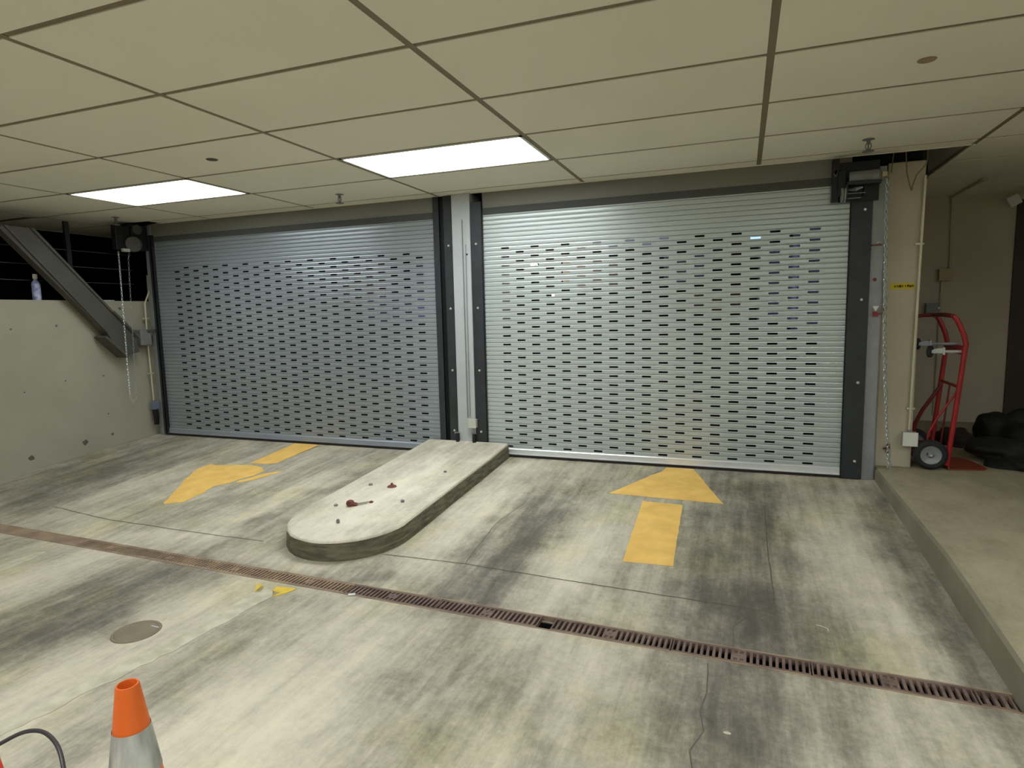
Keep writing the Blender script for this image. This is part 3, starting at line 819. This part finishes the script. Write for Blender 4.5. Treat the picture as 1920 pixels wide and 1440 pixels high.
m = MB(); m.tube([(-5.66, 4.66, 1.45), (-5.67, 4.60, 1.31), (-5.69, 4.61, .90), (-5.69, 4.62, .32)], .008, 8)
for z in (1.16, .60): m.box(-5.70, -5.675, 4.58, 4.64, z - .006, z + .006)
tag(m.build('conduit', M_conduit, None, True), 'thin pale conduit on the beige wall beside the left jamb', 'conduit')
t = thing('disconnect_box', 'grey box on an arm beside the left jamb, right of the diagonal brace', 'electrical box', (-5.665, 4.55, .965))
m = MB(); m.box(-.05, .05, -.07, .05, -.075, .085); m.build('body', M_grey, t, bevel=.012); m = MB(); m.box(.0, .065, .0, .09, .06, .085); m.build('arm', M_brace, t, bevel=.002)
t = thing('sensor_box', 'small blue-grey box low on the left jamb with a dark sensor below', 'sensor', (-5.655, 4.60, .27))
m = MB(); m.box(-.03, .03, -.03, .03, -.04, .04); m.build('body', mat('blue grey box', s2l((110, 120, 134)), .5), t, bevel=.004)
m = MB(); m.prism([(-.02, -.04), (.02, -.04), (.028, -.10), (.018, -.20), (-.01, -.20), (-.014, -.10)], -.02, .02, 'y'); m.build('photo_eye', M_blackdark, t, bevel=.003)

# diagonal brace
A, B = Vector((3.33, 1.90)), Vector((4.36, .895))
d = (B - A).normalized(); nn = Vector((-d.y, d.x))
t = thing('diagonal_brace', 'dark steel brace slanting down across the left wall', 'brace', (-5.62, 4.35, .83))
m = MB()
top = 1.93
m.prism([(3.315, 1.905), (3.335, top), (3.565, top), (4.425, .985), (4.45, .83), (4.29, .80), (4.11, 1.045)], -5.70, -5.612, 'x'); Pt('beam', m, M_brace, t, bevel=.003)
m = MB(); m.prism([(3.34, top), (3.375, top), (4.21, .935), (4.23, .81), (4.12, 1.035)], -5.612, -5.595, 'x'); m.prism([(3.54, top), (3.57, top), (4.43, .985), (4.415, .975)], -5.612, -5.595, 'x')
Pt('flange', m, M_brace, t)
m = MB(); m.prism([(4.09, 1.005), (4.30, .80), (4.285, .785), (4.075, .99)], -5.72, -5.56, 'x'); m.prism([(4.19, 1.22), (4.43, .97), (4.445, .985), (4.205, 1.235)], -5.70, -5.58, 'x'); Pt('shoe_plate', m, M_brace, t, bevel=.002)

# cable railing on the low wall
t = thing('cable_railing', 'dark cable railing above the low wall at left', 'railing', (-5.85, 4.0, 1.335))
for y in (2.6, 4.01):
    m = MB(); m.box(-5.87, -5.84, y - .02, y + .02, 1.335, 2.06); Pt('post', m, M_blackdark, t)
m = MB()
for z in (1.80, 1.652, 1.510): m.tube([(-5.85, 1.2, z), (-5.85, 4.64, z)], .003, 6)
Pt('cable', m, M_brace, t, True)
# bottle on the ledge
t = thing('spray_bottle', 'blue and white bottle standing on the low wall at far left', 'bottle', (-5.795, 3.66, 1.335))
m = MB(); m.lathe([(.001, 0), (.031, 0), (.033, .01), (.033, .13), (.028, .155), (.013, .172), (.013, .19), (.001, .19)], seg=20); m.build('body', mat('blue bottle', s2l((96, 108, 168)), .35, col2=s2l((190, 196, 214)), nscale=22), t, True)
m = MB(); m.lathe([(.016, .185), (.018, .19), (.018, .225), (.001, .228)], seg=16); m.build('cap', M_frame, t, True)
m = MB(); m.box(-5.80, -5.75, 4.12, 4.34, 1.335, 1.343); tag(m.build('wood_strip', M_boxp, None), 'thin pale strip lying on the low wall behind the brace', 'strip')

# ------------------------------------------------------------------ island
cx_, cy_, rr_ = -2.137, 2.975, .372
out = []
for k in range(0, 25):
    a = PI + PI * k / 24
    out.append((cx_ + rr_ * math.cos(a), cy_ + rr_ * math.sin(a)))
out = [(cx_ - rr_, D - .036)] + [(cx_ - rr_, y) for y in (4.2, 3.7, 3.3)] + out + [(cx_ + rr_, y) for y in (3.3, 3.7, 4.2)] + [(cx_ + rr_ - .01, D - .036)]
t = thing('traffic_island', 'low concrete island with rounded nose between the two lanes', 'traffic island', (cx_, 3.7, hf(cx_, 3.7)))
tl_ = Vector(t.location)
def inset(pt, s): return (cx_ + (pt[0] - cx_) * s, pt[1] if pt[1] > cy_ else cy_ + (pt[1] - cy_) * s)
m = MB(); m.mi = 0
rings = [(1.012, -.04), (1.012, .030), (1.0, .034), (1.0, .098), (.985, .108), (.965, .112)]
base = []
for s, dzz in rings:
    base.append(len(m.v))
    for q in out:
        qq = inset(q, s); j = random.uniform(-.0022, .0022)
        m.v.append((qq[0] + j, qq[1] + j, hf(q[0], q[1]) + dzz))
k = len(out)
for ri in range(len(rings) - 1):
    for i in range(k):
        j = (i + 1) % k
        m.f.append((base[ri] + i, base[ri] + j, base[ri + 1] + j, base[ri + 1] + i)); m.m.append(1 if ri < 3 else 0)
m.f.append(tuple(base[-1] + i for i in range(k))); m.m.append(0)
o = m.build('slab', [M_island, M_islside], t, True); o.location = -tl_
def itz(x, y): return hf(x, y) + .112
def stub(name, x, y, lb, r, h, mt):
    m = MB(); m.lathe([(.001, 0), (r, 0), (r, h * .7), (r * .6, h), (.001, h)], Matrix.Translation((x, y, itz(x, y))), 8)
    return tag(m.build(name, mt, None, True), lb, 'anchor bolt', 'cut anchor bolts on the island')
stub('anchor_bolt', -2.330, 3.075, 'small grey cut bolt on the island, left of the rusty knob', .012, .012, M_rustpale)
stub('anchor_bolt', -2.148, 2.845, 'small grey cut bolt nearest the rounded nose of the island', .010, .022, M_grey)
stub('anchor_bolt', -2.333, 3.463, 'small grey cut bolt near the left edge of the island, halfway back', .014, .012, M_rustpale)
stub('anchor_bolt', -1.948, 3.226, 'small grey cut bolt near the right edge of the island', .012, .015, M_grey)
stub('anchor_bolt', -1.951, 3.822, 'farthest small cut bolt on the island, nearest the shutters', .012, .012, M_grey)
t = thing('rusty_bolt', 'rusty knobbed bolt with a thin rod lying on the island', 'bolt', (-2.239, 3.096, itz(-2.239, 3.096)))
m = MB(); m.lathe([(.001, 0), (.020, .002), (.026, .014), (.022, .030), (.010, .036), (.001, .036)], None, 14); m.lathe([(.001, 0), (.016, .002), (.018, .014), (.001, .022)], Matrix.Translation((.026, .012, 0)), 12); m.build('knob', M_rust, t, True)
m = MB(); m.tube([(.03, .01, .012), (.09, .075, .012)], .003, 6); m.tube([(.03, -.002, .008), (.085, .055, .008)], .002, 6); m.build('rod', M_rustpale, t, True)
m = MB(); m.lathe([(.001, 0), (.011, .002), (.013, .012), (.001, .018)], Matrix.Translation((.098, .08, 0)), 10); m.build('rod_end', M_rust, t, True)
t = thing('rusty_bolt', 'low rusty pointed stub on the island behind the knobbed bolt', 'bolt', (-2.169, 3.466, itz(-2.169, 3.466)))
m = MB(); m.lathe([(.001, 0), (.034, .0), (.026, .008), (.012, .012), (.006, .026), (.001, .027)], None, 12); m.build('stub', M_rust, t, True)

# ------------------------------------------------------------------ drain
def frame_z(x): return hf(x, 0)
ang = math.atan(-.0350)
slope = math.atan((hf(.8, 0) - hf(-4, 0)) / 4.8)
t = thing('trench_drain', 'long rusty steel edging of the floor drain crossing both lanes', 'drain', (-2, yt(-2) - .056, hf(-2, 0)))
xa, xb = WL, CURB
for off, nm in ((0, 'edge_angle'), (-.112, 'edge_angle')):
    m = MB()
    s_ = 1 if off else -1
    n_ = 20
    for i in range(n_):
        a, b2 = xa + (xb - xa) * i / n_, xa + (xb - xa) * (i + 1) / n_
        for q in range(1):
            P4 = []
            for X in (a, b2):
                y1, y2 = yt(X) + off, yt(X) + off + s_ * .007
                P4.append((X, min(y1, y2), max(y1, y2), frame_z(X)))
            (X0, l0, h0, zz0), (X1, l1, h1, zz1) = P4
            n = len(m.v)
            m.v += [(X0, l0, zz0 - .03), (X0, h0, zz0 - .03), (X0, h0, zz0 + .002), (X0, l0, zz0 + .002), (X1, l1, zz1 - .03), (X1, h1, zz1 - .03), (X1, h1, zz1 + .002), (X1, l1, zz1 + .002)]
            for qd in ((3, 2, 6, 7), (0, 3, 7, 4), (1, 5, 6, 2)): m.f.append(tuple(n + e for e in qd)); m.m.append(0)
    o = m.build(nm, M_irontan, t); o.location = -Vector(t.location)

def grate_mesh(L, slots, lug):
    m = MB(); W = .096
    m.box(-L / 2, L / 2, W / 2 - .011, W / 2, -.018, 0); m.box(-L / 2, L / 2, -W / 2, -W / 2 + .011, -.018, 0)
    if not slots:
        m.box(-L / 2, L / 2, -W / 2 + .011, W / 2 - .011, -.018, 0); return m
    n = int(round(L / .0222)); p = L / n
    for i in range(n + 1):
        x = -L / 2 + i * p
        hw = p * .23
        x0, x1 = max(-L / 2, x - hw), min(L / 2, x + hw)
        m.box(x0, x1, -W / 2 + .011, W / 2 - .011, -.018, -.0008)
    if lug:
        m.box(-p * .9, p * .9, -.016, .016, -.018, -.0004); m.box(-p * .75, p * .75, -W / 2 + .011, W / 2 - .011, -.018, -.006)
        m.lathe([(.001, .003), (.006, .003), (.008, 0), (.001, 0)], Matrix.Translation((0, .004, -.0004)), 8)
    return m
secs = []
P_ = .485
x = -.719
for i in range(3):
    if x + P_ < .75: secs.append((x, x + P_, True, ('rusty slotted drain grate just right of the black gap', 'rusty slotted drain grate, second right of the black gap', 'rusty slotted drain grate, third right of the black gap')[i]))
    x += P_ + .002
secs.append((.744, .844, True, 'short end drain grate against the kerb at right'))
x = -.779
ords = ['just left of the black gap', 'second left of the black gap', 'third left of the black gap', 'fourth left of the black gap beside yellow paint', 'fifth left of the black gap', 'sixth left of the black gap']
for i in range(6):
    secs.append((x - P_, x, True, 'rusty slotted drain grate, ' + ords[i])); x -= P_ + .002
for i in range(4):
    a = max(x - P_, WL + .01)
    secs.append((a, x, False, ('solid rusty drain cover next to the first slotted grate at left', 'solid rusty drain cover at the left edge of the photo', 'solid rusty drain cover beyond the left edge', 'solid rusty drain cover against the left wall')[i])); x -= P_ + .002
    if x < WL + .1: break
for (a, b2, sl_, lb) in secs:
    cx0 = (a + b2) / 2
    o = grate_mesh(b2 - a - .002, sl_, b2 - a > .3).build('drain_grate' if sl_ else 'drain_cover', M_iron if cx0 > -1.6 else M_irontan)
    o.location = (cx0, yt(cx0) - .056, frame_z(cx0) + .0015)
    o.rotation_euler = (0, -slope, ang)
    tag(o, lb, 'drain grate' if sl_ else 'drain cover', 'floor drain grates' if sl_ else 'solid drain covers')
m = MB(); m.tube([(-.775, 2.375, hf(-.7, 0) - .012), (-.725, 2.372, hf(-.7, 0) - .012)], .003, 6)
tag(m.build('drain_pin', M_rustpale, None, True), 'thin pale pin crossing the black gap in the drain', 'pin')
m = MB(); m.box(-.016, .016, -.009, .009, 0, .003); o = m.build('paper_scrap', M_frame, None, loc=(-1.70, 2.325, hf(-1.7, 0) + .003)); o.rotation_euler = (0, 0, .5)
tag(o, 'tiny pale scrap of paper lying on the drain grate', 'scrap')

# manhole cover
m = MB(); m.lathe([(.001, .004), (.080, .004), (.082, .002), (.084, .004), (.094, .004), (.096, 0), (.001, -.004)], None, 40)
o = m.build('cleanout_cover', mat('brown metal cover', s2l((140, 128, 104)), .45, metal=.2, noise=.2, nscale=10), None, True, loc=(-2.386, 1.759, hf(-2.386, 1.759)))
tag(o, 'small round brown metal cover set in the floor at left', 'manhole cover')
m = MB(); m.box(-.022, .022, -.003, .003, 0, .002); q = m.build('lift_slot', M_bolt, o, loc=(.045, .052, .004))

# ------------------------------------------------------------------ paint on the floor
def paint(name, polys, mt, label, cat, kind=None, group=None):
    """thin coat of paint following the sloping floor"""
    m = MB()
    bm = bmesh.new()
    for poly in polys:
        vs = [bm.verts.new((x, y, 0)) for x, y in poly]
        bm.faces.new(vs)
    bmesh.ops.triangulate(bm, faces=bm.faces)
    bmesh.ops.subdivide_edges(bm, edges=bm.edges, cuts=3, use_grid_fill=True)
    for v in bm.verts: v.co.z = hf(v.co.x, v.co.y) + .002
    r = bmesh.ops.recalc_face_normals(bm, faces=bm.faces)
    ex = bmesh.ops.extrude_face_region(bm, geom=list(bm.faces))
    for v in [e for e in ex['geom'] if isinstance(e, bmesh.types.BMVert)]: v.co.z -= .0015
    bmesh.ops.recalc_face_normals(bm, faces=bm.faces)
    me = bpy.data.meshes.new(name); bm.to_mesh(me); bm.free(); me.materials.append(mt)
    o = bpy.data.objects.new(name, me); C.objects.link(o)
    tag(o, label, cat, group, kind); return o
def rag(poly, amp=.008, step=.05, seed=1):
    random.seed(seed); out = []
    for i in range(len(poly)):
        (x0, y0), (x1, y1) = poly[i], poly[(i + 1) % len(poly)]
        L = math.hypot(x1 - x0, y1 - y0); k = max(1, int(L / step))
        for t_ in range(k):
            out.append((x0 + (x1 - x0) * t_ / k + random.uniform(-amp, amp), y0 + (y1 - y0) * t_ / k + random.uniform(-amp, amp)))
    return out
t = thing('floor_arrow', 'crisp yellow arrow painted in the right lane pointing at the shutter', 'floor arrow', (-.45, 3.7, hf(-.45, 3.7)), 0, 'yellow floor arrows')
t['kind'] = 'thing'
a = paint('arrow_head', [rag([(-.809, 3.966), (-.091, 3.936), (-.318, 4.611), (-.510, 4.611), (-.535, 4.50), (-.60, 4.39)], .003, .06)], M_yellow, None, None)
b = paint('arrow_shaft', [rag([(-.576, 3.868), (-.328, 3.859), (-.298, 3.004), (-.546, 2.994)], .002, .06)], M_yellow, None, None)
for o in (a, b): o.parent = t; o.location = -Vector(t.location)
t = thing('floor_arrow', 'worn yellow arrow painted in the left lane pointing away from the shutter', 'floor arrow', (-3.8, 3.8, hf(-3.8, 3.8)), 0, 'yellow floor arrows')
t['kind'] = 'thing'
la = [(-3.788, 3.073), (-3.987, 3.371), (-4.113, 3.568), (-4.20, 3.72), (-4.225, 3.80), (-4.229, 3.918), (-4.142, 3.891), (-3.985, 3.937), (-3.830, 3.964), (-3.695, 3.930), (-3.60, 3.85), (-3.60, 3.74), (-3.655, 3.63), (-3.664, 3.55), (-3.728, 3.462), (-3.684, 3.321), (-3.675, 3.150)]
a = paint('arrow_head', [rag(la, .006, .05, 2), rag([(-3.62, 3.60), (-3.545, 3.80), (-3.44, 3.90), (-3.455, 3.82), (-3.52, 3.66), (-3.60, 3.56)], .005, .05, 3)], M_yellow, None, None)
b = paint('arrow_shaft', [rag([(-3.888, 4.016), (-3.72, 4.011), (-3.649, 4.065), (-3.643, 4.615), (-3.915, 4.615)], .004, .05, 4)], M_yellow, None, None)
for o in (a, b): o.parent = t; o.location = -Vector(t.location)
paint('paint_patch', [rag([(-2.233, 2.300), (-2.17, 2.265), (-2.14, 2.22), (-2.185, 2.215)], .004, .03, 5), rag([(-2.12, 2.29), (-2.062, 2.305), (-2.0, 2.30), (-2.02, 2.24), (-2.06, 2.20), (-2.10, 2.25)], .004, .03, 6)], M_yellow2, 'small bright yellow patch of paint at the near edge of the drain', 'paint patch', 'thing')
rp = rag([(-2.19, 2.27), (-2.06, 2.25), (-2.07, 1.95), (-2.10, 1.69), (-2.16, 1.35), (-2.22, .95), (-2.29, .95), (-2.25, 1.20), (-2.19, 1.69), (-2.16, 2.0)], .010, .04, 8)
paint('painted_line', [rp], M_white, 'worn whitish painted line running from the drain toward lower left', 'painted line', 'thing')
paint('painted_line', [rag([(-3.70, 2.03), (-3.76, 2.285), (-3.82, 2.25), (-3.80, 1.9), (-3.86, 1.4), (-3.76, 1.4)], .008, .05, 9)], M_white, 'faint whitish painted line at far left, cut off by the drain cover', 'painted line', 'thing')
# litter specks
random.seed(12)
for (x, y, s_, mt, lb) in ((.30, 2.62, .020, M_white, 'thin crooked white thread lying on the right lane'), (-.02, 1.86, .012, M_white, 'small oval pale leaf on the floor at bottom centre'), (-.30, 2.985, .013, M_boxp, 'small pale scrap at the lower corner of the right arrow')):
    if 'thread' in lb:
        m = MB(); m.tube([(x, y, hf(x, y) + .003), (x + .025, y - .008, hf(x, y) + .003), (x + .04, y - .02, hf(x, y) + .003), (x + .042, y - .045, hf(x, y) + .003)], .002, 6)
        tag(m.build('thread', mt, None, True), lb, 'thread')
    else:
        m = MB(); m.lathe([(.001, .003), (s_ * .8, .002), (s_, 0), (.001, 0)], Matrix.Translation((x, y, hf(x, y) + .001)) @ Matrix.Diagonal((1, .5, 1, 1)), 12)
        tag(m.build('leaf' if 'leaf' in lb else 'plastic_scrap', mt, None, True), lb, 'litter')

# ------------------------------------------------------------------ cone, cable, red cone
def cone(loc, tilt, label, collar, morange, bh=.15):
    t = thing('traffic_cone', label, 'traffic cone', loc)
    Hc = .465
    m = MB(); m.box(-bh, bh, -bh, bh, 0, .028); m.build('base', morange, t, bevel=.012)
    def r(z): return .0245 + (Hc - z) * .138 + (0.012 if z < .05 else 0)
    m = MB()
    zs = [.028, .05, .12, .2, .3, .4, Hc - .004]
    prof = [(r(z), z) for z in zs] + [(r(Hc) - .001, Hc), (r(Hc) - .004, Hc), (r(Hc) - .005, Hc - .006), (r(.3) - .005, .3), (r(.1) - .005, .1)]
    m.lathe(prof, None, 40); m.build('body', morange, t, True)
    if collar:
        m = MB(); m.lathe([(r(Hc - .105) + .0012, Hc - .105), (r(Hc - .215) + .0016, Hc - .215), (r(Hc - .215) - .001, Hc - .217)], None, 40)
        m.build('reflective_collar', M_collar, t, True)
    return t
h_ = hf(-1.3, .9)
cone((-1.322, .94, h_), 0, 'orange traffic cone with dirty white reflective collar at lower left', True, M_orange)
c2 = cone((-1.375, .675, h_), 0, 'bright red traffic cone cut off at the lower left corner', False, M_redcone, .105)
m = MB()
pts = []
for k in range(25):
    s_ = k / 24
    a = PI * 1.08 - PI * 1.2 * s_
    pts.append((-1.518 + .125 * math.cos(a) , .80 + .043 * math.cos(a) * -.1 + .058 * math.sin(a), .15 + .0))
pts = [(-2.05, .72, h_ + .01), (-1.88, .73, h_ + .06), (-1.70, .765, .06), (-1.645, .815, .13), (-1.618, .845, .150), (-1.588, .870, .162), (-1.545, .880, .166), (-1.50, .876, .160), (-1.455, .862, .146), (-1.415, .842, .11), (-1.40, .832, .05), (-1.46, .82, -.05), (-1.53, .80, -.12), (-1.60, .77, h_ + .006), (-1.70, .60, h_ + .006)]
# smooth the path
def smooth(P, n=6):
    P = [Vector(q) for q in P]; out = []
    for i in range(len(P) - 1):
        p0, p1, p2, p3 = P[max(i - 1, 0)], P[i], P[i + 1], P[min(i + 2, len(P) - 1)]
        for k in range(n):
            u = k / n
            out.append(.5 * ((2 * p1) + (-p0 + p2) * u + (2 * p0 - 5 * p1 + 4 * p2 - p3) * u * u + (-p0 + 3 * p1 - 3 * p2 + p3) * u ** 3))
    out.append(P[-1]); return out
m.tube(smooth(pts), .0048, 10)
tag(m.build('cable', M_cable, None, True), 'black cable arching up off the floor at lower left', 'cable')

# ------------------------------------------------------------------ beyond the shutters
def outp(x30, z30, Y): return (x30 * Y / 30, Y, CZ + (z30 - CZ) * Y / 30)
for (x, z, r, mt, lb) in ((-9.951, 3.501, .09, M_street, 'bright round street lamp shining through the right shutter slots'), (-8.936, 2.003, .03, M_streetdim, 'small dim lamp glimpsed through a slot of the right shutter')):
    q = outp(x, z, 12)
    m = MB(); m.lathe([(.001, -r), (r * .7, -r * .7), (r, 0), (r * .7, r * .7), (.001, r)], None, 16)
    t = thing('street_lamp', lb, 'street lamp', (q[0], q[1], -.07))
    m.build('lamp_globe', mt, t, True, loc=(0, 0, q[2] + .07))
    m = MB(); m.tube([(0, 0, 0), (0, 0, q[2] + .07 - r)], .04, 8); m.build('post', M_blackdark, t, True)
wins = [(.608, 4.24, .22, .12, M_bluewin), (-5.5, 4.30, 1.2, .10, M_paleblue), (2.9, 3.2, .45, 1.6, M_dimblue), (1.4, 2.2, .4, .8, M_dimblue), (-2.5, 3.0, .5, .3, M_dimblue), (-1.2, 1.4, .6, .25, M_dimred), (-7.0, 3.0, .7, .3, M_dimred), (-14, 2.4, 1.5, .8, M_dimblue), (-17.5, 1.6, 1.2, .4, M_dimblue), (-20, 3.0, .8, .6, M_dimred)]
for i, (x, z, hw, hh, mt) in enumerate(wins):
    q = outp(x, z, 12.98); s_ = 12.98 / 30
    m = MB(); m.box(q[0] - hw * s_ * 2, q[0] + hw * s_ * 2, 12.96, 13.0, q[2] - hh * s_ * 2, q[2] + hh * s_ * 2)
    struct(m.build('window_%d' % (i + 1), mt))
